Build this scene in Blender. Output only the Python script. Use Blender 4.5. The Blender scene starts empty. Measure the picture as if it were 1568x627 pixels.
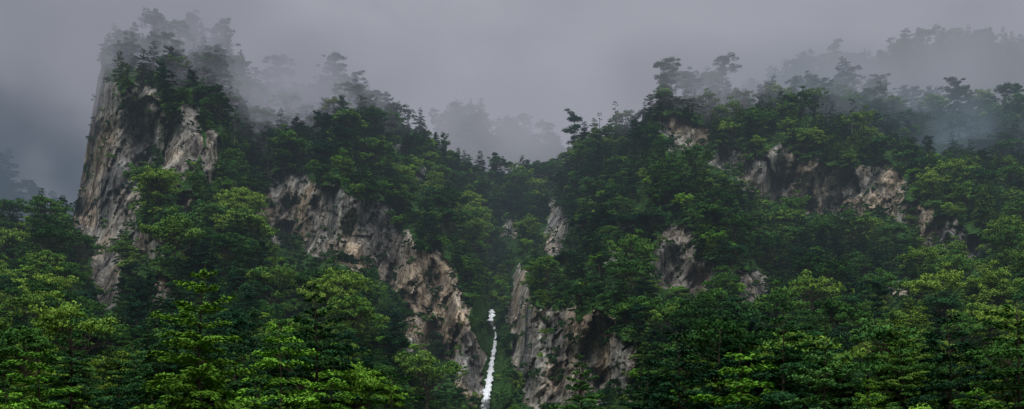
import bpy, math, numpy as np
from mathutils import Vector
rng=np.random.default_rng(7)
F=1681.0; CZ=12.0; HX=784.0; HY=700.0
def P(px,py,D):
    px=np.asarray(px,float);py=np.asarray(py,float);D=np.asarray(D,float)
    return np.stack([(px-HX)/F*D, D+0*px, CZ+(HY-py)/F*D],-1)
# ---------- noise
def _h(ix,iy,seed):
    n=(ix*374761393+iy*668265263+seed*1274126177)&0xffffffff
    n=((n^(n>>13))*1274126177)&0xffffffff
    n=n^(n>>16)
    return (n&0xffff)/65535.0*2*np.pi
def pn(x,y,seed=0):
    x=np.asarray(x,float);y=np.asarray(y,float)
    x0=np.floor(x).astype(np.int64);y0=np.floor(y).astype(np.int64)
    fx=x-x0;fy=y-y0
    def g(ax,ay):
        a=_h(x0+ax,y0+ay,seed); return np.cos(a)*(fx-ax)+np.sin(a)*(fy-ay)
    u=fx*fx*fx*(fx*(fx*6-15)+10);v=fy*fy*fy*(fy*(fy*6-15)+10)
    a=g(0,0)*(1-u)+g(1,0)*u; b=g(0,1)*(1-u)+g(1,1)*u
    return (a*(1-v)+b*v)*1.5
def fbm(x,y,o=4,seed=0):
    s=0;a=1;t=0
    for i in range(o):
        s=s+a*pn(x*2**i,y*2**i,seed+i*17);t+=a;a*=.5
    return s/t
def ridged(x,y,o=4,seed=0):
    s=0;a=1;t=0
    for i in range(o):
        s=s+a*(1-2*np.abs(pn(x*2**i,y*2**i,seed+i*31)));t+=a;a*=.55
    return s/t
def facet(x,y,seed):
    x0=np.floor(x).astype(np.int64);y0=np.floor(y).astype(np.int64)
    best=np.full(np.shape(x),9e9);val=np.zeros(np.shape(x))
    for i in(-1,0,1):
        for j in(-1,0,1):
            a=_h(x0+i,y0+j,seed)/6.2832;b=_h(x0+i,y0+j,seed+5)/6.2832;c=_h(x0+i,y0+j,seed+9)/6.2832;e=_h(x0+i,y0+j,seed+14)/6.2832
            dx=x-(x0+i+a);dy=y-(y0+j+b);d=dx*dx+dy*dy;k=d<best
            val=np.where(k,(c-.5)*1.2+dx*(e-.5)*2.2+dy*(a-.3)*1.2,val);best=np.where(k,d,best)
    return val
def sst(a,b,x):
    t=np.clip((x-a)/(b-a),0,1);return t*t*(3-2*t)
def link(o,parent=None):
    bpy.context.scene.collection.objects.link(o)
    if parent:o.parent=parent
    return o
# ---------- materials
def newmat(n):
    m=bpy.data.materials.new(n);m.use_nodes=True;nt=m.node_tree;nt.nodes.clear()
    return m,nt,nt.nodes.new('ShaderNodeOutputMaterial')
def ramp(nt,stops):
    r=nt.nodes.new('ShaderNodeValToRGB');e=r.color_ramp.elements
    while len(e)<len(stops):e.new(.5)
    for k,(p,c) in zip(e,stops):
        k.position=p;k.color=(*c,1)
    return r
def leafmat(n,dark,mid,light,sc=.35):
    m,nt,out=newmat(n);N=nt.nodes.new;L=nt.links.new
    geo=N('ShaderNodeNewGeometry');oi=N('ShaderNodeObjectInfo')
    n1=N('ShaderNodeTexNoise');n1.inputs['Scale'].default_value=sc;n1.inputs['Detail'].default_value=1
    L(geo.outputs['Position'],n1.inputs['Vector'])
    n2=N('ShaderNodeTexNoise');n2.inputs['Scale'].default_value=.014;n2.inputs['Detail'].default_value=0
    L(geo.outputs['Position'],n2.inputs['Vector'])
    a=N('ShaderNodeMath');a.operation='MULTIPLY_ADD';a.inputs[1].default_value=.9;L(oi.outputs['Random'],a.inputs[0])
    b=N('ShaderNodeMath');b.operation='MULTIPLY_ADD';b.inputs[1].default_value=.8;b.inputs[2].default_value=-.42
    L(n1.outputs[0],b.inputs[0]);L(b.outputs[0],a.inputs[2])
    c=N('ShaderNodeMath');c.operation='MULTIPLY_ADD';c.inputs[1].default_value=1.4;L(n2.outputs[0],c.inputs[0])
    d=N('ShaderNodeMath');d.operation='SUBTRACT';d.inputs[1].default_value=.69;L(a.outputs[0],d.inputs[0]);L(d.outputs[0],c.inputs[2])
    r=ramp(nt,[(0.05,dark),(.55,mid),(.98,light)]);L(c.outputs[0],r.inputs[0])
    df=N('ShaderNodeBsdfDiffuse');L(r.outputs[0],df.inputs[0]);L(df.outputs[0],out.inputs[0])
    return m
M_con=leafmat('conifer_needles',(.009,.029,.014),(.025,.076,.026),(.072,.158,.038))
M_bro=leafmat('broad_leaves',(.013,.040,.013),(.045,.112,.024),(.14,.225,.036))
M_bri=leafmat('bright_leaves',(.06,.15,.018),(.115,.25,.028),(.20,.34,.045))
M_pin=leafmat('pine_needles',(.007,.021,.015),(.014,.042,.024),(.032,.078,.03))
M_fg=leafmat('fir_needles',(.075,.16,.02),(.115,.235,.028),(.17,.30,.04))
def barkmat(n='bark',a=(.035,.028,.022),c=(.13,.11,.09)):
    m,nt,out=newmat(n);N=nt.nodes.new;L=nt.links.new
    n=N('ShaderNodeTexNoise');n.inputs['Scale'].default_value=3
    r=ramp(nt,[(.3,a),(.7,c)]);L(n.outputs[0],r.inputs[0])
    p=N('ShaderNodeBsdfDiffuse');L(r.outputs[0],p.inputs[0]);L(p.outputs[0],out.inputs[0]);return m
M_bark=barkmat();M_dead=barkmat('weathered_wood',(.12,.11,.10),(.32,.30,.27))
# ---------- tree mesh builder
class MB:
    def __init__(s):s.v=[];s.f=[];s.m=[];s.n=0
    def tube(s,pts,rad,k=5,mi=0):
        pts=np.asarray(pts,float);n=len(pts)
        ang=np.arange(k)*2*np.pi/k
        d=pts[-1]-pts[0];d/=np.linalg.norm(d)+1e-9
        a=np.cross(d,[0.3,.9,.1]);a/=np.linalg.norm(a);b=np.cross(d,a)
        for p,r in zip(pts,rad):
            s.v.append(p+r*(np.cos(ang)[:,None]*a+np.sin(ang)[:,None]*b))
        for i in range(n-1):
            for j in range(k):
                A=s.n+i*k+j;B=s.n+i*k+(j+1)%k
                s.f.append((A,B,B+k,A+k));s.m.append(mi)
        s.n+=n*k
    def leaves(s,c,u,v,mi=1):
        q=np.stack([c-u,c-v,c+u*1.0,c+v],1).reshape(-1,3);s.v.append(q)
        k=len(c);idx=(np.arange(k*4).reshape(k,4)+s.n)
        s.f.extend(map(tuple,idx.tolist()));s.m.extend([mi]*k);s.n+=4*k
    def mesh(s,name,mats):
        me=bpy.data.meshes.new(name);me.from_pydata(np.concatenate(s.v).tolist(),[],s.f)
        for m in mats:me.materials.append(m)
        me.polygons.foreach_set('material_index',s.m);me.update();return me
def unit(a):return a/(np.linalg.norm(a,axis=-1,keepdims=True)+1e-9)
def clump(mb,R,c,rc,flat,n,ls):
    d=unit(R.normal(size=(n*2,3)));d=d[d[:,2]>-.35][:n];n=len(d)
    lump=1+.25*np.sin(d[:,0]*5+c[0])*np.cos(d[:,1]*6+c[1])
    pos=c+d*np.array([1,1,flat])*rc*(R.uniform(.55,1.08,n)*lump)[:,None]
    nn=unit(d*np.array([.7,.7,1.1])+R.normal(size=(n,3))*.45)
    t=unit(np.cross(nn,R.normal(size=(n,3))));b=np.cross(nn,t)
    l=ls*R.uniform(.6,1.3,n)[:,None]
    mb.leaves(pos,t*l,b*l*.55)
def trunkpath(R,H,bend,n=7):
    t=np.linspace(0,1,n);a=R.uniform(0,6.28)
    off=bend*H*(t**1.6)+.01*H*np.sin(t*7)
    return np.stack([np.cos(a)*off,np.sin(a)*off,t*H],1)
def conifer(name,seed,H,R0,nl,dens,ll,droop,base,mat,power=.8,kb=5,irr=.2,lat=.30,jit=.35,skip=.18):
    R=np.random.default_rng(seed);mb=MB();tp=trunkpath(R,H,.015)
    rb=H*.014;mb.tube(np.vstack([[0,0,-2],tp]),[rb*1.3]+list(rb*(1-np.linspace(0,.93,7))),6)
    for i in range(nl):
        t=(i+R.uniform(-.3,.3))/nl;t=min(max(t,0),.985);h=(base+(1-base)*t)*H
        Lm=R0*((1-t)**power)*(.75+.25*min(1,t*5))+.35
        a0=R.uniform(0,6.28)
        for k in range(kb):
            if R.random()<skip:continue
            hh=h+R.normal(0,jit)*H/26
            ctr=np.array([np.interp(hh,tp[:,2],tp[:,0]),np.interp(hh,tp[:,2],tp[:,1]),hh])
            L=max(.4,Lm*(1+R.normal(0,irr)));a=a0+k*6.283/kb+R.uniform(-.4,.4)
            d=np.array([math.cos(a),math.sin(a),0]);sd=np.array([-d[1],d[0],0])
            up=R.uniform(.05,.30)+.5*t**2
            zf=lambda s:L*(up*s-droop*s*s)
            ss=np.array([0,.5,1.]);mb.tube(ctr+d*(ss*L)[:,None]+np.array([0,0,1])*zf(ss)[:,None],[rb*.3*(1-t*.6),rb*.18*(1-t*.6),.02],3)
            n=int(dens*L*L*.5+dens*L*.6)
            s=R.uniform(.12,1.05,n)**.75;w=L*lat*np.sin(np.pi*np.clip(s,0,1)**.85*.97+.06)*R.uniform(-1,1,n)
            s=np.round(s*L/ (ll*1.6))*(ll*1.6)/L+R.normal(0,.013,n)
            pos=ctr+d*(s*L)[:,None]+sd*w[:,None]+d*(np.abs(w)*.6)[:,None];pos[:,2]+=zf(s)-.22*np.abs(w)+R.normal(0,.05+.012*L,n)
            ud=unit(d*.7+sd*np.sign(w)[:,None]*.75+np.array([0,0,-.25])+R.normal(size=(n,3))*.25)
            vd=unit(np.cross(ud,np.array([0,0,1.])+R.normal(size=(n,3))*.45))
            l=ll*R.uniform(.6,1.25,n)[:,None]
            mb.leaves(pos,ud*l,vd*l*.34)
    return mb.mesh(name,[M_bark,mat])
def broad(name,seed,H,R0,nc,nl,ls,mat,trunk=True,low=.25,rcr=(.16,.38)):
    R=np.random.default_rng(seed);mb=MB()
    tp=trunkpath(R,H*.7,.05)
    if trunk:mb.tube(np.vstack([[0,0,-2],tp]),[H*.022]+list(H*.018*(1-np.linspace(0,.8,7))),6)
    for i in range(nc):
        d=unit(R.normal(size=3));d[2]=abs(d[2])*1.0-.25 if R.random()<.75 else d[2]
        r=R.uniform(.45,1.05)
        zc=H*(low+1)/2;c=np.array([d[0]*R0*r,d[1]*R0*r,zc+d[2]*r*H*(1-low)/2*.85])
        rc=R0*R.uniform(*rcr)
        if trunk and i%2==0:
            j=R.integers(2,6);p0=tp[j];mid=(p0+c)/2+[0,0,-.03*H]
            mb.tube([p0,mid,c],[H*.007,H*.005,H*.002],4)
        clump(mb,R,c,rc,.6,nl,ls)
    return mb.mesh(name,[M_bark,mat])
def pine(name,seed,H,R0,nlimb,nl,ls,mat,b0=.45):
    R=np.random.default_rng(seed);mb=MB();tp=trunkpath(R,H,R.uniform(.03,.14))
    mb.tube(np.vstack([[0,0,-3],tp]),[H*.018]+list(H*.015*(1-np.linspace(0,.85,7))),6)
    a=R.uniform(0,6.28)
    for i in range(nlimb):
        t=b0+(1-b0)*(i+R.uniform(-.6,1.2))/nlimb;t=min(max(t,.2),1);h=t*H
        p=np.array([np.interp(h,tp[:,2],tp[:,k]) for k in range(3)])
        a+=2.4+R.uniform(-.9,.9);L=R0*R.uniform(.3,1.15)*(1-.4*max(0,(t-b0)/(1-b0))**2)
        d=np.array([math.cos(a),math.sin(a),R.uniform(-.05,.6)])
        e=p+d*L;mb.tube([p,p+d*L*.55+[0,0,-.05*L],e],[H*.006,H*.004,.03],4)
        for q in range(4):
            c=p+d*L*(1.05-.26*q)+R.normal(size=3)*[.16*L,.16*L,.10*L]
            clump(mb,R,c,R0*R.uniform(.16,.32),R.uniform(.35,.75),nl,ls)
    for q in range(3):clump(mb,R,tp[-1]+R.normal(size=3)*[.8,.8,.5],R0*.3,.6,nl,ls)
    return mb.mesh(name,[M_bark,mat])
def snag(name,seed,H,mt,th=.016):
    R=np.random.default_rng(seed);mb=MB();tp=trunkpath(R,H,.02)
    mb.tube(np.vstack([[0,0,-2],tp]),[H*th]+list(H*th*.9*(1-np.linspace(0,.9,7))),6)
    for i in range(22):
        h=R.uniform(.35,.98)*H;p=np.array([np.interp(h,tp[:,2],tp[:,k]) for k in range(3)])
        a=R.uniform(0,6.28);L=H*.13*(1.15-h/H)+.4
        e=p+np.array([math.cos(a)*L,math.sin(a)*L,-.1*L+R.uniform(-.1,.3)])
        mb.tube([p,e],[.07,.03],3)
        if R.random()<.6:clump(mb,R,e,.55,.5,26,.22)
    return mb.mesh(name,[mt,M_pin])
# prototypes
protos=[];pc=bpy.data.collections.new('forest_tree_variants')
def proto(me):
    o=bpy.data.objects.new('variant_%02d'%len(protos),me);pc.objects.link(o);protos.append(o)
for i in range(3):proto(conifer('fir',100+i,16.5+i*1.5,3.8+.35*i,13,10,.44,.28,.10,[M_con,M_con,M_bro][i],power=.8,irr=.26))
for i in range(5):proto(broad('broadleaf',200+i,10.5+i*.9,4.8+.4*i,[30,44,34,50,38][i],[130,90,120,90,110][i],.27,[M_bro,M_con,M_bro,M_bro,M_bro][i],rcr=[(.16,.38),(.12,.28),(.16,.34),(.12,.26),(.14,.3)][i]))
for i in range(3):proto(pine('pine',300+i,14+i,4.8,10,70,.28,M_pin))
for i in range(1):proto(broad('brightleaf',400+i,11,4.6,36,110,.26,M_bri,rcr=(.14,.3)))
proto(conifer('hemlock',150,13,5.4,11,9,.46,.42,.08,M_bro,power=.55,irr=.3))
NT=len(protos)
pb=bpy.data.collections.new('shrub_variants');nb=0
for i in range(4):
    me=broad('shrub',500+i,2.6,1.9,9,70,.2,[M_bro,M_con,M_bro,M_con][i],trunk=False,low=-.1)
    o=bpy.data.objects.new('shrub_%02d'%i,me);pb.objects.link(o)
def scatter(name,coll,pts,scl,rot,idx):
    me=bpy.data.meshes.new(name);me.from_pydata(np.asarray(pts).tolist(),[],[])
    a=me.attributes.new('scl','FLOAT','POINT');a.data.foreach_set('value',np.asarray(scl,float))
    a=me.attributes.new('rot','FLOAT_VECTOR','POINT');a.data.foreach_set('vector',np.asarray(rot,float).ravel())
    a=me.attributes.new('idx','INT','POINT');a.data.foreach_set('value',np.asarray(idx,np.int32))
    o=link(bpy.data.objects.new(name,me))
    g=bpy.data.node_groups.new(name+'_scatter','GeometryNodeTree')
    g.interface.new_socket('Geometry',in_out='INPUT',socket_type='NodeSocketGeometry')
    g.interface.new_socket('Geometry',in_out='OUTPUT',socket_type='NodeSocketGeometry')
    N=g.nodes.new;L=g.links.new
    i=N('NodeGroupInput');q=N('NodeGroupOutput');c=N('GeometryNodeCollectionInfo')
    c.inputs['Collection'].default_value=coll;c.inputs['Separate Children'].default_value=True;c.inputs['Reset Children'].default_value=True
    ip=N('GeometryNodeInstanceOnPoints');ip.inputs['Pick Instance'].default_value=True
    def at(n,t):
        x=N('GeometryNodeInputNamedAttribute');x.data_type=t;x.inputs['Name'].default_value=n
        return [s for s in x.outputs if s.enabled][0]
    L(i.outputs[0],ip.inputs['Points']);L(c.outputs[0],ip.inputs['Instance'])
    L(at('idx','INT'),ip.inputs['Instance Index']);L(at('rot','FLOAT_VECTOR'),ip.inputs['Rotation']);L(at('scl','FLOAT'),ip.inputs['Scale'])
    L(ip.outputs[0],q.inputs[0])
    md=o.modifiers.new('scatter','NODES');md.node_group=g
    return o
# ---------- terrain
SK=np.array([(-500,300),(-200,325),(0,340),(60,338),(110,338),(120,300),(132,230),(142,170),(150,118),(162,84),(200,66),(250,60),(310,68),(345,96),(375,130),(400,152),(430,150),(460,160),(490,142),(520,132),(560,152),(590,174),(630,196),(660,218),(700,246),(740,262),(790,268),(840,272),(862,258),(875,234),(900,216),(940,206),(975,196),(992,168),(1010,150),(1050,146),(1100,146),(1150,154),(1200,154),(1250,148),(1300,150),(1350,158),(1400,164),(1450,170),(1520,168),(1568,164),(1800,190),(2100,240)],float)
def skyl(px):return np.interp(px,SK[:,0],SK[:,1])+2.5*fbm(px/23.,px*0+.5,3,3)
CL=[
(170,240,50,128,-.12),(215,195,38,72,0),(278,220,28,62,.1),(322,240,16,44,0),(165,405,28,74,.1),(135,320,20,58,0),
(222,376,26,30,0),(248,444,20,28,0),(285,315,14,26,0),
(440,318,50,56,.2),(500,340,70,60,.2),(560,362,50,58,.3),(610,400,32,46,.3),(655,432,38,54,.2),(690,490,30,66,0),(640,510,26,44,0),
(648,270,16,16,0),(604,228,10,10,0),(850,350,16,40,0),(800,500,24,92,-.05),(850,555,64,88,0),(905,545,48,74,0),(940,400,14,30,0),
(1030,392,40,50,.4),(1066,430,34,36,.4),(1050,205,42,26,.1),(1115,243,30,22,.1),(1200,275,66,44,.15),(1270,295,74,38,.15),(1345,285,44,36,.1),
(1390,328,42,22,.2),(1445,360,38,28,.2),(1495,376,28,16,.1),(1150,445,36,28,.5),(780,355,14,18,0),(960,568,24,44,0),(1370,445,28,14,.3),(720,560,20,60,0)]
def rock(px,py):
    wx=px+16*fbm(px/40,py/40,3,11);wy=py+18*fbm(px/40,py/40,3,12)
    m=np.full(np.shape(px),-1.0)
    for cx,cy,rx,ry,t in CL:
        dx=wx-cx;dy=wy-cy;c,s=math.cos(t),math.sin(t)
        u=(dx*c+dy*s)/rx;v=(-dx*s+dy*c)/ry
        m=np.maximum(m,1-np.sqrt(u*u+v*v))
    m=m+.22*fbm(px/18,py/20,3,13)
    return sst(-.06,.14,m)
cols=np.arange(-500,2101,2.0);nv=290;C=len(cols)
sk=skyl(cols);vv=np.linspace(0,1,nv)
PX=np.repeat(cols[:,None],nv,1);PY=655+(sk[:,None]-655)*vv[None]
MK=rock(PX,PY)
D0=np.interp(cols,[-500,0,300,560,680,730,790,850,940,1100,1568,2100],[150,165,180,205,265,292,292,262,225,190,165,160])
DR=np.interp(cols,[-500,100,118,150,340,400,520,640,760,850,900,1000,1150,1300,1568,2100],[430,440,470,520,540,590,600,620,700,720,620,560,600,640,660,600])
g=(1-.86*MK)*(655-sk[:,None])/nv
g=g*(.7+.6*vv[None])
I=np.cumsum(g,1);I=I/I[:,-1:]
DD=D0[:,None]+(DR-D0)[:,None]*I
def blurx(a,k):
    for _ in range(2):
        p=np.pad(a,((k,k),(0,0)),'edge');cs=np.cumsum(np.vstack([np.zeros((1,a.shape[1])),p]),0)
        a=(cs[2*k+1:]-cs[:-2*k-1])/(2*k+1)
    return a
DD=blurx(DD,8)
fade=sst(0,.12,vv)[None]
gl=np.interp(PY,[250,300,400,475,627],[845,815,772,757,747])
gul=np.exp(-((PX-gl)/34)**2)*sst(230,330,PY)
gul2=np.exp(-((PX-(345-(PY-300)*.12))/26)**2)*sst(190,240,PY)*(1-sst(400,470,PY))
DD=DD+38*gul+30*gul2
DD=DD+fade*(38*fbm(PX/120,PY/260,3,21)-24*ridged((PX+.5*PY)/90,(PY)/150,3,22)*(1-.6*MK))
wX=PX+8*fbm(PX/30,PY/30,3,61);wY=PY+8*fbm(PX/30,PY/30,3,62)
rx_=(wX*.94+wY*.34);ry_=(wY*.94-wX*.34)
DD=DD+MK*(7*facet(rx_/40,ry_/80,31)+2.6*facet(rx_/15,ry_/34,32)+1.1*facet(rx_/6,ry_/13,33)-1.6*ridged(PX/38,PY/75,3,23)+.5*fbm(PX/6,PY/8,2,24)) + (1-MK)*3*fbm(PX/18,PY/18,3,26)*fade
G=P(PX,PY,DD)
foot=[]
foot.append(np.stack([(cols-HX)/F*500,np.full(C,-400.),np.full(C,-.3)],-1))
foot.append(np.stack([(cols-HX)/F*300,np.full(C,0.),np.full(C,-.2)],-1))
for fr,z in ((.45,.4),(.7,5.),(.88,12.)):
    y=D0*fr;foot.append(np.stack([(cols-HX)/F*y,y,np.full(C,z)],-1))
back=[]
for dy,dz in ((12,3),(40,25),(110,90),(260,400)):
    p=G[:,-1].copy();p[:,0]*=(p[:,1]+dy)/p[:,1];p[:,1]+=dy;p[:,2]=np.maximum(p[:,2]-dz,-5);back.append(p)
ALL=np.concatenate([np.stack(foot,1),G,np.stack(back,1)],1)
def gridmesh(name,A,mask=None,mat=None):
    c,n=A.shape[:2];me=bpy.data.meshes.new(name)
    i=np.arange(c-1)[:,None]*n+np.arange(n-1)[None];i=i.ravel()
    f=np.stack([i,i+n,i+n+1,i+1],1)
    me.vertices.add(c*n);me.vertices.foreach_set('co',A.reshape(-1))
    me.loops.add(len(f)*4);me.loops.foreach_set('vertex_index',f.ravel())
    me.polygons.add(len(f));me.polygons.foreach_set('loop_start',np.arange(len(f))*4);me.polygons.foreach_set('loop_total',np.full(len(f),4))
    me.update(calc_edges=True);me.validate()
    if mask is not None:
        a=me.attributes.new('rock','FLOAT','POINT');a.data.foreach_set('value',mask.ravel())
    me.materials.append(mat);o=link(bpy.data.objects.new(name,me));return o
def terrainmat():
    m,nt,out=newmat('mountain_rock_and_moss');N=nt.nodes.new;L=nt.links.new
    geo=N('ShaderNodeNewGeometry')
    def noise(s,d,vec=None,dist=0):
        n=N('ShaderNodeTexNoise');n.inputs['Scale'].default_value=s;n.inputs['Detail'].default_value=d;n.inputs['Distortion'].default_value=dist
        L(vec or geo.outputs['Position'],n.inputs['Vector']);return n
    def mul(a,b,f=1.0):
        x=N('ShaderNodeMixRGB');x.blend_type='MULTIPLY';x.inputs[0].default_value=f;L(a,x.inputs[1]);L(b,x.inputs[2]);return x.outputs[0]
    mp=N('ShaderNodeMapping');mp.inputs['Scale'].default_value=(1,.6,.4);mp.inputs['Rotation'].default_value=(0,.35,0);L(geo.outputs['Position'],mp.inputs[0])
    mv=N('ShaderNodeMapping');mv.inputs['Scale'].default_value=(1,.4,.13);L(geo.outputs['Position'],mv.inputs[0])
    n1=noise(.14,9,mp.outputs[0],.3);n2=noise(.03,4);n3=noise(.9,6,mp.outputs[0],.3);n6=noise(.26,4,mv.outputs[0],.5)
    r1=ramp(nt,[(.30,(.066,.062,.060)),(.42,(.185,.172,.158)),(.53,(.27,.255,.232)),(.7,(.35,.335,.305))]);L(n1.outputs[0],r1.inputs[0])
    r2=ramp(nt,[(.36,(.62,.65,.70)),(.5,(.97,.96,.94)),(.64,(1.13,.96,.77))]);L(n2.outputs[0],r2.inputs[0])
    rs=ramp(nt,[(.40,(.36,.36,.36)),(.54,(1,1,1))]);L(n6.outputs[0],rs.inputs[0])
    mu=mul(r1.outputs[0],r2.outputs[0]);mu=mul(mu,rs.outputs[0],.85)
    vo=N('ShaderNodeTexVoronoi');vo.feature='DISTANCE_TO_EDGE';vo.inputs['Scale'].default_value=.16
    ad=N('ShaderNodeMixRGB');ad.blend_type='ADD';ad.inputs[0].default_value=1;L(mp.outputs[0],ad.inputs[1])
    ns=noise(.2,4);sc=N('ShaderNodeMixRGB');sc.blend_type='MULTIPLY';sc.inputs[0].default_value=1;sc.inputs[2].default_value=(7,7,7,1);L(ns.outputs[1],sc.inputs[1]);L(sc.outputs[0],ad.inputs[2]);L(ad.outputs[0],vo.inputs['Vector'])
    cr=ramp(nt,[(0,(.15,.14,.13)),(.05,(1,1,1))]);L(vo.outputs[0],cr.inputs[0])
    m2=mul(mu,cr.outputs[0],.85)
    r3=ramp(nt,[(.36,(.5,.5,.5)),(.55,(1.1,1.1,1.1))]);L(n3.outputs[0],r3.inputs[0])
    m3=mul(m2,r3.outputs[0])
    gr=ramp(nt,[(.35,(.010,.022,.008)),(.65,(.03,.07,.018))]);n4=noise(.5,5);L(n4.outputs[0],gr.inputs[0])
    at=N('ShaderNodeAttribute');at.attribute_name='rock'
    n5=noise(.22,6);s=N('ShaderNodeMath');s.operation='MULTIPLY_ADD';s.inputs[1].default_value=1.9;s.inputs[2].default_value=-.82;L(n5.outputs[0],s.inputs[0])
    s2=N('ShaderNodeMath');s2.operation='ADD';L(at.outputs['Fac'],s2.inputs[0]);L(s.outputs[0],s2.inputs[1])
    s3=N('ShaderNodeMapRange');s3.inputs[1].default_value=.5;s3.inputs[2].default_value=.75;L(s2.outputs[0],s3.inputs[0])
    mx=N('ShaderNodeMixRGB');L(s3.outputs[0],mx.inputs[0]);L(gr.outputs[0],mx.inputs[1]);L(m3,mx.inputs[2])
    bs=N('ShaderNodeBsdfDiffuse');L(mx.outputs[0],bs.inputs['Color'])
    bm=N('ShaderNodeBump');bm.inputs['Distance'].default_value=1.0;bm.inputs['Strength'].default_value=1
    L(n1.outputs[0],bm.inputs['Height']);b2=N('ShaderNodeBump');b2.inputs['Distance'].default_value=.6;L(n3.outputs[0],b2.inputs['Height']);L(bm.outputs[0],b2.inputs['Normal'])
    L(b2.outputs[0],bs.inputs['Normal']);L(bs.outputs[0],out.inputs[0]);return m
M_ter=terrainmat()
MA=np.concatenate([np.zeros((C,5)),MK,np.zeros((C,4))],1)
gridmesh('mountain',ALL,MA,M_ter)
m,nt,out=newmat('valley_ground');n=nt.nodes.new('ShaderNodeTexNoise');n.inputs['Scale'].default_value=60
r=ramp(nt,[(.4,(.02,.04,.015)),(.6,(.05,.07,.025))]);nt.links.new(n.outputs[0],r.inputs[0]);b=nt.nodes.new('ShaderNodeBsdfDiffuse');nt.links.new(r.outputs[0],b.inputs[0]);nt.links.new(b.outputs[0],out.inputs[0])
me=bpy.data.meshes.new('ground');S=5000;me.from_pydata([(-S,-S,-1),(S,-S,-1),(S,S,-1),(-S,S,-1)],[],[(0,1,2,3)]);me.materials.append(m);link(bpy.data.objects.new('ground',me))
def surf(px,py):
    ci=(px-cols[0])/(cols[1]-cols[0]);s=np.interp(px,cols,sk)
    vi=(655-py)/(655-s)*(nv-1)
    i=np.clip(ci.astype(int),0,C-2);j=np.clip(vi.astype(int),0,nv-2);a=(ci-i)[...,None];b=np.clip(vi-j,0,1)[...,None]
    return (G[i,j]*(1-a)+G[i+1,j]*a)*(1-b)+(G[i,j+1]*(1-a)+G[i+1,j+1]*a)*b
# ---------- forest on main mountain
def sample(n,x0,x1,wpow):
    px=rng.uniform(x0,x1,n*6);s=np.interp(px,cols,sk);py=s+(652-s)*rng.uniform(0,1,n*6)
    p=surf(px,py);w=(p[:,1]/600)**wpow*(655-s)/500
    k=rng.random(len(px))<w;px,py,p=px[k],py[k],p[k]
    return px[:n],py[:n],p[:n]
px,py,p=sample(7400,-220,1790,1.3)
mk=rock(px,py);hpx=13*F/p[:,1]
cov=np.maximum(rock(px,py-hpx*.4),rock(px,py-hpx*.8))
keep=(mk<.42)&((cov<.5)|(rng.random(len(px))<np.where(px>980,.30,np.where(px<300,.08,.19))))
gx=np.interp(py,[250,300,400,475,655],[845,815,772,755,742])
keep&=~((np.abs(px-gx)<26)&(py>478))
px,py,p,cov,gx=px[keep],py[keep],p[keep],cov[keep],gx[keep];n=len(px)
zone=fbm(px/60,py/50,2,41)
r=rng.random(n)+.5*zone
hi=sst(300,120,py)
idx=np.where(r<.42+.08*hi,rng.integers(0,3,n),np.where(r<.92,rng.integers(3,8,n),rng.integers(8,11,n)))
br=(rng.random(n)<.15*(1-hi));idx=np.where(br,NT-2,idx);idx=np.where(rng.random(n)<.12,NT-1,idx)
idx=np.where((hi>.6)&(rng.random(n)<.2),rng.integers(8,11,n),idx)
big=(rng.random(n)<.07)&(cov<.1)&~((np.abs(px-gx)<60)&(py>400));idx=np.where(big,rng.choice([4,6,7],n),idx)
scl=rng.uniform(.42,1.0,n)**1.1*np.where(py>560,.85,1)*(.85+.35*zone);scl=np.where(big,rng.uniform(1.0,1.35,n),scl)
# dark conifer stand behind the big fir
dk_=(np.abs(px-300)<95)&(py>440);idx=np.where(dk_,rng.choice([0,1,4,8,9],n),idx);scl=np.where(dk_,np.minimum(scl,.75),scl)
scl=np.where(cov>.3,scl*.6,scl);scl=np.where((np.abs(px-gx)<45)&(py>478),scl*.55,scl)
rot=np.stack([rng.normal(0,.05,n),rng.normal(0,.05,n),rng.uniform(0,6.28,n)],1)
p=p-np.array([0,0,.4])
TP,TS,TR,TI=[p],[scl],[rot],[idx]
print('trees',n)
# shrubs
px,py,p=sample(11500,-220,1790,1.2)
mk=rock(px,py);prob=np.where(mk<.1,.38,np.where(mk<.9,.9,np.where(px>980,.16,.1)));vein=fbm(px/22,py/14,3,77);prob=np.where((mk>=.9)&(vein>np.where(px>980,.10,np.where(px>400,.10,.2))),.85,prob)
keep=(rng.random(len(px))<prob);gx=np.interp(py,[250,300,400,475,655],[845,815,772,755,742]);keep&=~((np.abs(px-gx)<15)&(py>474))
px,py,p,mk=px[keep],py[keep],p[keep],mk[keep];n=len(px)
scatter('shrubs',pb,p,rng.uniform(.5,1.5,n)*np.where(mk>.9,.8,1.15),np.stack([rng.normal(0,.15,n),rng.normal(0,.15,n),rng.uniform(0,6.28,n)],1),rng.integers(0,4,n))
print('shrubs',n)
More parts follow.
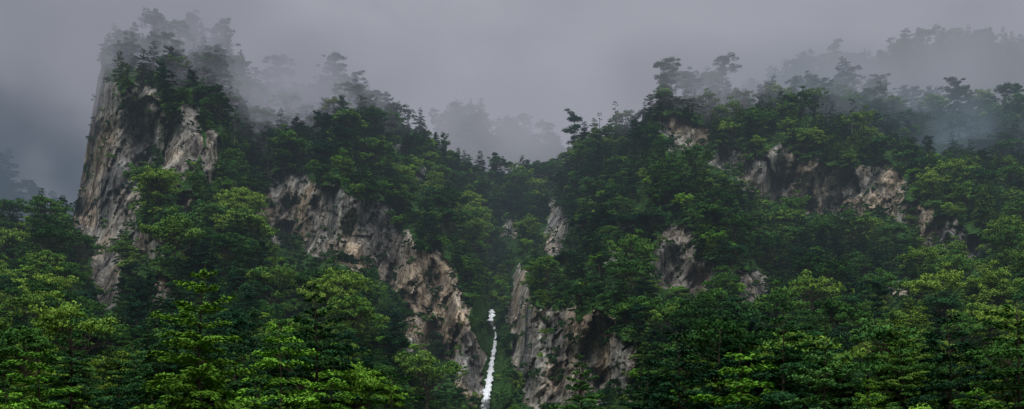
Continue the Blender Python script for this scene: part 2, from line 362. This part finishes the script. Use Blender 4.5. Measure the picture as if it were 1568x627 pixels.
# ---------- far ridges
def ridge(name,pts,D,seed,x0,x1,nt_,smin=.6,smax=1.1,depth=160,nridge=0):
    pts=np.array(pts,float);c=np.arange(x0,x1,4.);s=np.interp(c,pts[:,0],pts[:,1])+9*fbm(c/34,c*0,4,seed)
    v=np.linspace(0,1,50);X=np.repeat(c[:,None],50,1);z=(CZ+(HY-s)/F*D)[:,None]*v[None]
    Y=D-depth*(1-v[None])+(30*fbm(X/50,v[None]*4,4,seed+1))*(1-v[None]**4*.7)
    A=np.stack([(X-HX)/F*D,Y,z],-1)
    bk=A[:,-1:].copy();bk[...,1]+=200;bk[...,2]=0
    gridmesh(name,np.concatenate([A,bk],1),np.zeros((len(c),51)),M_ter)
    nn=nt_+nridge
    i=rng.integers(0,len(c),nn);j=np.concatenate([49*rng.uniform(.35,1,nt_)**.7,rng.integers(45,50,nridge)]).astype(int);q=A[i,j]+np.stack([rng.uniform(-2,2,nn),0*i,0*i-.5],1)
    sc_=rng.uniform(smin,smax,nn)*1.15;sc_[nt_:]*=rng.uniform(.6,1.3,nridge)
    TP.append(q);TS.append(sc_);TR.append(np.stack([rng.normal(0,.05,nn),0*i,rng.uniform(0,6.28,nn)],1))
    TI.append(np.where(rng.random(nn)<.25,rng.integers(8,11,nn),rng.integers(0,8,nn)))
ridge('hill',[(560,300),(640,235),(670,205),(700,178),(725,172),(745,200),(765,208),(790,188),(810,205),(850,235),(900,260),(960,300)],900,5,560,960,350,nridge=130)
ridge('hill',[(1100,180),(1180,140),(1215,112),(1250,104),(1290,108),(1340,98),(1380,76),(1440,64),(1500,76),(1568,74),(1700,66),(2000,100)],850,6,1100,1900,800,nridge=420)
ridge('hill',[(-500,150),(-200,190),(-60,215),(0,255),(30,300),(80,330),(160,350),(240,380)],760,8,-400,240,350,nridge=80)
scatter('forest',pc,np.concatenate(TP),np.concatenate(TS),np.concatenate(TR),np.concatenate(TI))
# ---------- skyline trees (individual)
pines=[pine('pine_tree',700+i,16,5.6,[13,11,15][i],130,.24,M_pin,b0=[.3,.5,.4][i]) for i in range(3)]
pines+=[broad('broadleaf_tree',720,14,5,34,220,.24,M_con,low=.3),conifer('fir_tree',721,17,4.6,14,14,.42,.25,.15,M_pin,power=.75,irr=.3)]
PH=[16,16,16,14,17]
def place(name,me,px,py,D,h,H,a=None):
    b=P(px,py,D);o=link(bpy.data.objects.new(name,me));o.location=b;s=h/H;o.scale=(s,s,s);o.rotation_euler=(0,0,rng.uniform(0,6.28) if a is None else a);return o
def top(px,off=4):
    s=float(np.interp(px,cols,sk))+off;q=surf(np.array([float(px)]),np.array([s]))[0];return s,q[1]
for k,(x,h) in enumerate([(205,30),(238,46),(290,46),(330,46),(340,60),(368,46),(425,66),(408,40),(452,35),(515,54),(545,36),(575,32),(625,28),(735,34),(758,32),(800,36),(840,28),(880,56),(895,38),(1020,60),(1035,44),(1088,44),(1105,62),(1165,30),(1215,36),(1290,66),(1305,48),(1345,44),(1400,34),(1460,50),(1470,40),(1545,48)]):
    s,D=top(x,6);t=[0,3,1,4,2,4,1,0,4,2][k%10]
    place(['pine_tree','pine_tree','pine_tree','broadleaf_tree','fir_tree'][t],pines[t],x,s,D,h*D/F*1.05,PH[t])
sn=snag('dead_tree',801,16,M_bark);sn2=snag('dead_tree',802,16,M_bark);sn3=snag('dead_tree',803,16,M_dead,.010)
for k,(x,off,h,w) in enumerate([(942,4,54,0),(455,8,36,1),(918,4,42,0),(358,130,80,2),(362,220,60,2),(410,140,50,2),(1305,70,70,2),(250,260,50,2),(505,300,60,2),(1120,150,50,2)]):
    s,D=top(x,off);place('dead_tree',[sn,sn2,sn3][w],x,s,D-(4 if w==2 else 0),h*D/F,16)
# ---------- foreground trees
fir=[conifer('fir_tree',900+i,26,[8.0,7.6,8.0][i],[17,17,18][i],22,.31,.26,.10,[M_fg,M_con,M_bro][i],power=.78,kb=[7,6,6][i],irr=.16,lat=.23,jit=.18,skip=.06) for i in range(3)]
hem=[conifer('hemlock_tree',950+i,24,8.6,14,16,.34,.32,.06,[M_con,M_bro][i],power=.65,kb=7,irr=.2,lat=.24,jit=.22) for i in range(2)]
bri=conifer('larch_tree',960,14,4.6,14,28,.25,.40,.05,M_bri,power=.7,kb=6,irr=.2,jit=.22)
bfg=[broad('broadleaf_tree',970+i,18,7,80,260,.21,[M_fg,M_bro][i],rcr=(.1,.28)) for i in range(2)]
FG=[('fir_tree',fir[0],305,405,112,26),('hemlock_tree',hem[0],1262,515,120,24),('larch_tree',bri,1130,530,105,14),
('hemlock_tree',hem[0],1040,505,135,24),('hemlock_tree',hem[0],1455,480,130,24),('fir_tree',fir[1],485,430,150,26),('larch_tree',bri,430,488,140,14),
('larch_tree',bri,60,530,115,14),('fir_tree',fir[1],110,480,165,26),('hemlock_tree',hem[0],205,525,150,24),('broadleaf_tree',bfg[0],545,535,160,18),
('hemlock_tree',hem[1],600,560,155,24),('fir_tree',fir[1],890,540,180,26),('hemlock_tree',hem[1],1560,460,115,24),('fir_tree',fir[2],1380,485,160,26),
('hemlock_tree',hem[0],1200,465,175,24),('fir_tree',fir[2],-20,490,135,26),('fir_tree',fir[0],1330,575,130,26),('larch_tree',bri,10,590,95,14),
('hemlock_tree',hem[0],395,575,125,24),('broadleaf_tree',bfg[0],1400,598,110,18),('hemlock_tree',hem[0],180,575,125,24),('larch_tree',bri,505,560,125,14),('fir_tree',fir[1],990,560,160,26),('larch_tree',bri,1500,590,105,14),('fir_tree',fir[1],1100,500,150,26)]
def gz(px,D):
    d0=float(np.interp(px,cols,D0));return float(np.interp(D/d0,[0,.45,.7,.88,1],[-.2,.4,5,12,12+45/F*d0]))
for n_,me,x,ty,D,H in FG:
    zt=CZ+(HY-ty)/F*D;zg=gz(x,D);h=zt-zg
    o=link(bpy.data.objects.new(n_,me));o.location=((x-HX)/F*D,D,zg);s=h/H;w=max(s,.6) if s<1 else s;o.scale=(w,w,s);o.rotation_euler=(0,0,rng.uniform(0,6.28))
# ---------- waterfall
def wmat():
    m,nt,out=newmat('falling_water');N=nt.nodes.new;L=nt.links.new
    g=N('ShaderNodeNewGeometry');mp=N('ShaderNodeMapping');mp.inputs['Scale'].default_value=(3,1,.35);L(g.outputs['Position'],mp.inputs[0])
    n=N('ShaderNodeTexNoise');n.inputs['Scale'].default_value=1.6;n.inputs['Detail'].default_value=5;L(mp.outputs[0],n.inputs[0])
    r=ramp(nt,[(.38,(.16,.19,.22)),(.52,(.72,.75,.78))]);L(n.outputs[0],r.inputs[0])
    b=N('ShaderNodeBsdfPrincipled');b.inputs['Roughness'].default_value=.5;L(r.outputs[0],b.inputs['Base Color']);L(b.outputs[0],out.inputs[0]);return m
Mw=wmat()
wp=np.array([(752,474,2.6),(754,482,4.6),(751,490,4.2),(752,498,4),(757,506,2),(759,512,1.2),(758,525,2.4),(756,540,3.2),(753,555,3.6),(750,575,4.2),(748,590,5),(745,605,5.6),(742,630,6.6),(740,654,7)])
yy=np.linspace(474,654,180);cx=np.interp(yy,wp[:,1],wp[:,0])+1.8*fbm(yy/9,yy*0,3,90);hw=np.interp(yy,wp[:,1],wp[:,2])*(1+.9*fbm(yy/5,yy*0,3,91))
K=11;A=np.zeros((180,K,3))
base=surf(cx,yy);dsm=base[:,1]
ker=np.ones(9)/9;dsm=np.convolve(np.pad(dsm,4,'edge'),ker,'valid')
mn=np.min([surf(cx+o_,yy)[:,1] for o_ in (-8,-4,0,4,8)],0);dsm=np.minimum(dsm,mn)
for k in range(K):
    t=(k/(K-1)*2-1);xx=cx+hw*t*(1+.7*fbm(yy/4,yy*0+np.sign(t)*3,3,92))
    dd=dsm-.4-1.2*(1-t*t)+.5*fbm(yy/7,yy*0+k*1.7,2,93)
    A[:,k]=P(xx,yy,dd)
gridmesh('waterfall',A,None,Mw)
# ---------- haze & mist: absorbing volumes, own emission stands in for scattered sky light
def glowvolmat(n,col,dens,het=False,rate=1.0):
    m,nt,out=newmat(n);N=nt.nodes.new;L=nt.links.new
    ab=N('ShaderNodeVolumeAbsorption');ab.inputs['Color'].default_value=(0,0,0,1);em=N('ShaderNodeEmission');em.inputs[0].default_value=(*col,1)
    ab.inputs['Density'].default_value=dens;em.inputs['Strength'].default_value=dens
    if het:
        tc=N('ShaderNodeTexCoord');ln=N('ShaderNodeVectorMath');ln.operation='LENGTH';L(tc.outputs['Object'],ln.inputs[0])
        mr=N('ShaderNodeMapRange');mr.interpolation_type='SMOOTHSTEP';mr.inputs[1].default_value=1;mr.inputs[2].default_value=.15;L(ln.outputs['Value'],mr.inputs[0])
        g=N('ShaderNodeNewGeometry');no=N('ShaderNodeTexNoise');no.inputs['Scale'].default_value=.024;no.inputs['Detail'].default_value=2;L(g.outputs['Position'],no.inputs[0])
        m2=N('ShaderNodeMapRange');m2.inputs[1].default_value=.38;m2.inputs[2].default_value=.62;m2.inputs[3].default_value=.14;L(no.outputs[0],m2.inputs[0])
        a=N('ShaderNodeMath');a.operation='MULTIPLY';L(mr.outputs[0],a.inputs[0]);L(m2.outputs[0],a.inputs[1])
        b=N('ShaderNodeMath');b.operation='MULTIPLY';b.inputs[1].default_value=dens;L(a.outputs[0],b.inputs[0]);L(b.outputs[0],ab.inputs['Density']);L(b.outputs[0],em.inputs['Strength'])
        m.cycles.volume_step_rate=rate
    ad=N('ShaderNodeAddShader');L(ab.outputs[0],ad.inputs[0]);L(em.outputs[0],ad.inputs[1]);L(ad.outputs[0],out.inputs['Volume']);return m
def box(name,x0,x1,y0,y1,z0,z1,mat):
    me=bpy.data.meshes.new(name);v=[(x,y,z) for x in(x0,x1) for y in(y0,y1) for z in(z0,z1)]
    me.from_pydata(v,[],[(0,1,3,2),(4,6,7,5),(0,4,5,1),(2,3,7,6),(0,2,6,4),(1,5,7,3)]);me.materials.append(mat);return link(bpy.data.objects.new(name,me))
H1=glowvolmat('haze_air_glow',(.17,.215,.26),.00040)
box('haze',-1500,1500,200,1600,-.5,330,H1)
H3=glowvolmat('haze_far_glow',(.35,.35,.405),.0036)
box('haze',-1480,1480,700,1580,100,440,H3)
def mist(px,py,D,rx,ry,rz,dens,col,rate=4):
    m=glowvolmat('mist_%d'%px,col,dens,True,rate)
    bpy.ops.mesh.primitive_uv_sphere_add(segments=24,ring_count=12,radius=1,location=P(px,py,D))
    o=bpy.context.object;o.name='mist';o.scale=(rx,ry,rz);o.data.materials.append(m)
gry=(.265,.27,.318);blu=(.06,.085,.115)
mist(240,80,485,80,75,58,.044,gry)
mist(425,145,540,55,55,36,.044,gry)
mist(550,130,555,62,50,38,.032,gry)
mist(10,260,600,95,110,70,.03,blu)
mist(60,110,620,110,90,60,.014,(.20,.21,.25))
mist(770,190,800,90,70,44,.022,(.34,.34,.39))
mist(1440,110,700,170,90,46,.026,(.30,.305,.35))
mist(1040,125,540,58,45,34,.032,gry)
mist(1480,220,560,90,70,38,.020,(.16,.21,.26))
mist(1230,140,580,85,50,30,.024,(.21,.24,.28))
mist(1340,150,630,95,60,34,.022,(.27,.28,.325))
# ---------- world
w=bpy.data.worlds.new('World');bpy.context.scene.world=w;w.use_nodes=True;nt=w.node_tree;nt.nodes.clear();N=nt.nodes.new;L=nt.links.new
out=N('ShaderNodeOutputWorld');sky=N('ShaderNodeTexSky');sky.sky_type='NISHITA';sky.sun_disc=False
EL=math.radians(52);AZ=math.radians(215)
sky.sun_elevation=EL;sky.sun_rotation=AZ
b1=N('ShaderNodeBackground');b1.inputs[1].default_value=.08;L(sky.outputs[0],b1.inputs[0])
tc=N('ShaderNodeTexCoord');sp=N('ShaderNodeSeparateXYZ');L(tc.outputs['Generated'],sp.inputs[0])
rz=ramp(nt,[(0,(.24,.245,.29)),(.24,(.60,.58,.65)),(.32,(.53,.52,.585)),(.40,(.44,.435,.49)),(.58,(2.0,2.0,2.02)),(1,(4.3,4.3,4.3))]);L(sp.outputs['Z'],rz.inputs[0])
mp=N('ShaderNodeMapping');mp.inputs['Scale'].default_value=(1,1,2.0);L(tc.outputs['Generated'],mp.inputs[0])
no=N('ShaderNodeTexNoise');no.inputs['Scale'].default_value=5;no.inputs['Detail'].default_value=6;no.inputs['Distortion'].default_value=.5;L(mp.outputs[0],no.inputs[0])
rn=ramp(nt,[(.35,(.62,.63,.66)),(.65,(1.25,1.24,1.22))]);L(no.outputs[0],rn.inputs[0])
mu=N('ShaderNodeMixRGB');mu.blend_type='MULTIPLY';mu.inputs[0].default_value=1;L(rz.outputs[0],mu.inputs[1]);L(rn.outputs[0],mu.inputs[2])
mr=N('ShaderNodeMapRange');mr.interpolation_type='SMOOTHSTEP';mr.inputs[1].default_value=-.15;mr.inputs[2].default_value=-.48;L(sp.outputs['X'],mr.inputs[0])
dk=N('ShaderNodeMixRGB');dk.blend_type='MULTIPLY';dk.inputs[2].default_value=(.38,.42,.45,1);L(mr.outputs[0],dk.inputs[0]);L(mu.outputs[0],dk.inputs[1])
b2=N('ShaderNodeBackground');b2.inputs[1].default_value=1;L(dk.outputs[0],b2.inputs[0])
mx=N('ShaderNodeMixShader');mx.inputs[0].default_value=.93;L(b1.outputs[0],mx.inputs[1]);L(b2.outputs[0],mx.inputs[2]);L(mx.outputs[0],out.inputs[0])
sl=bpy.data.lights.new('sun','SUN');sl.energy=1.5;sl.angle=math.radians(12);sl.color=(1,.97,.9)
so=link(bpy.data.objects.new('sun',sl))
dr=Vector((math.sin(AZ)*math.cos(EL),math.cos(AZ)*math.cos(EL),math.sin(EL)))
so.rotation_euler=dr.to_track_quat('Z','Y').to_euler()
# ---------- camera
cam=bpy.data.cameras.new('camera');cam.sensor_width=36;cam.lens=36*F/1568;cam.shift_y=(HY-313.5)/1568;cam.clip_end=8000;cam.clip_start=.5
co=link(bpy.data.objects.new('camera',cam));co.location=(0,0,CZ);co.rotation_euler=(math.radians(90),0,0)
sc=bpy.context.scene;sc.camera=co
sc.view_settings.view_transform='Standard';sc.view_settings.look='None';sc.view_settings.exposure=0
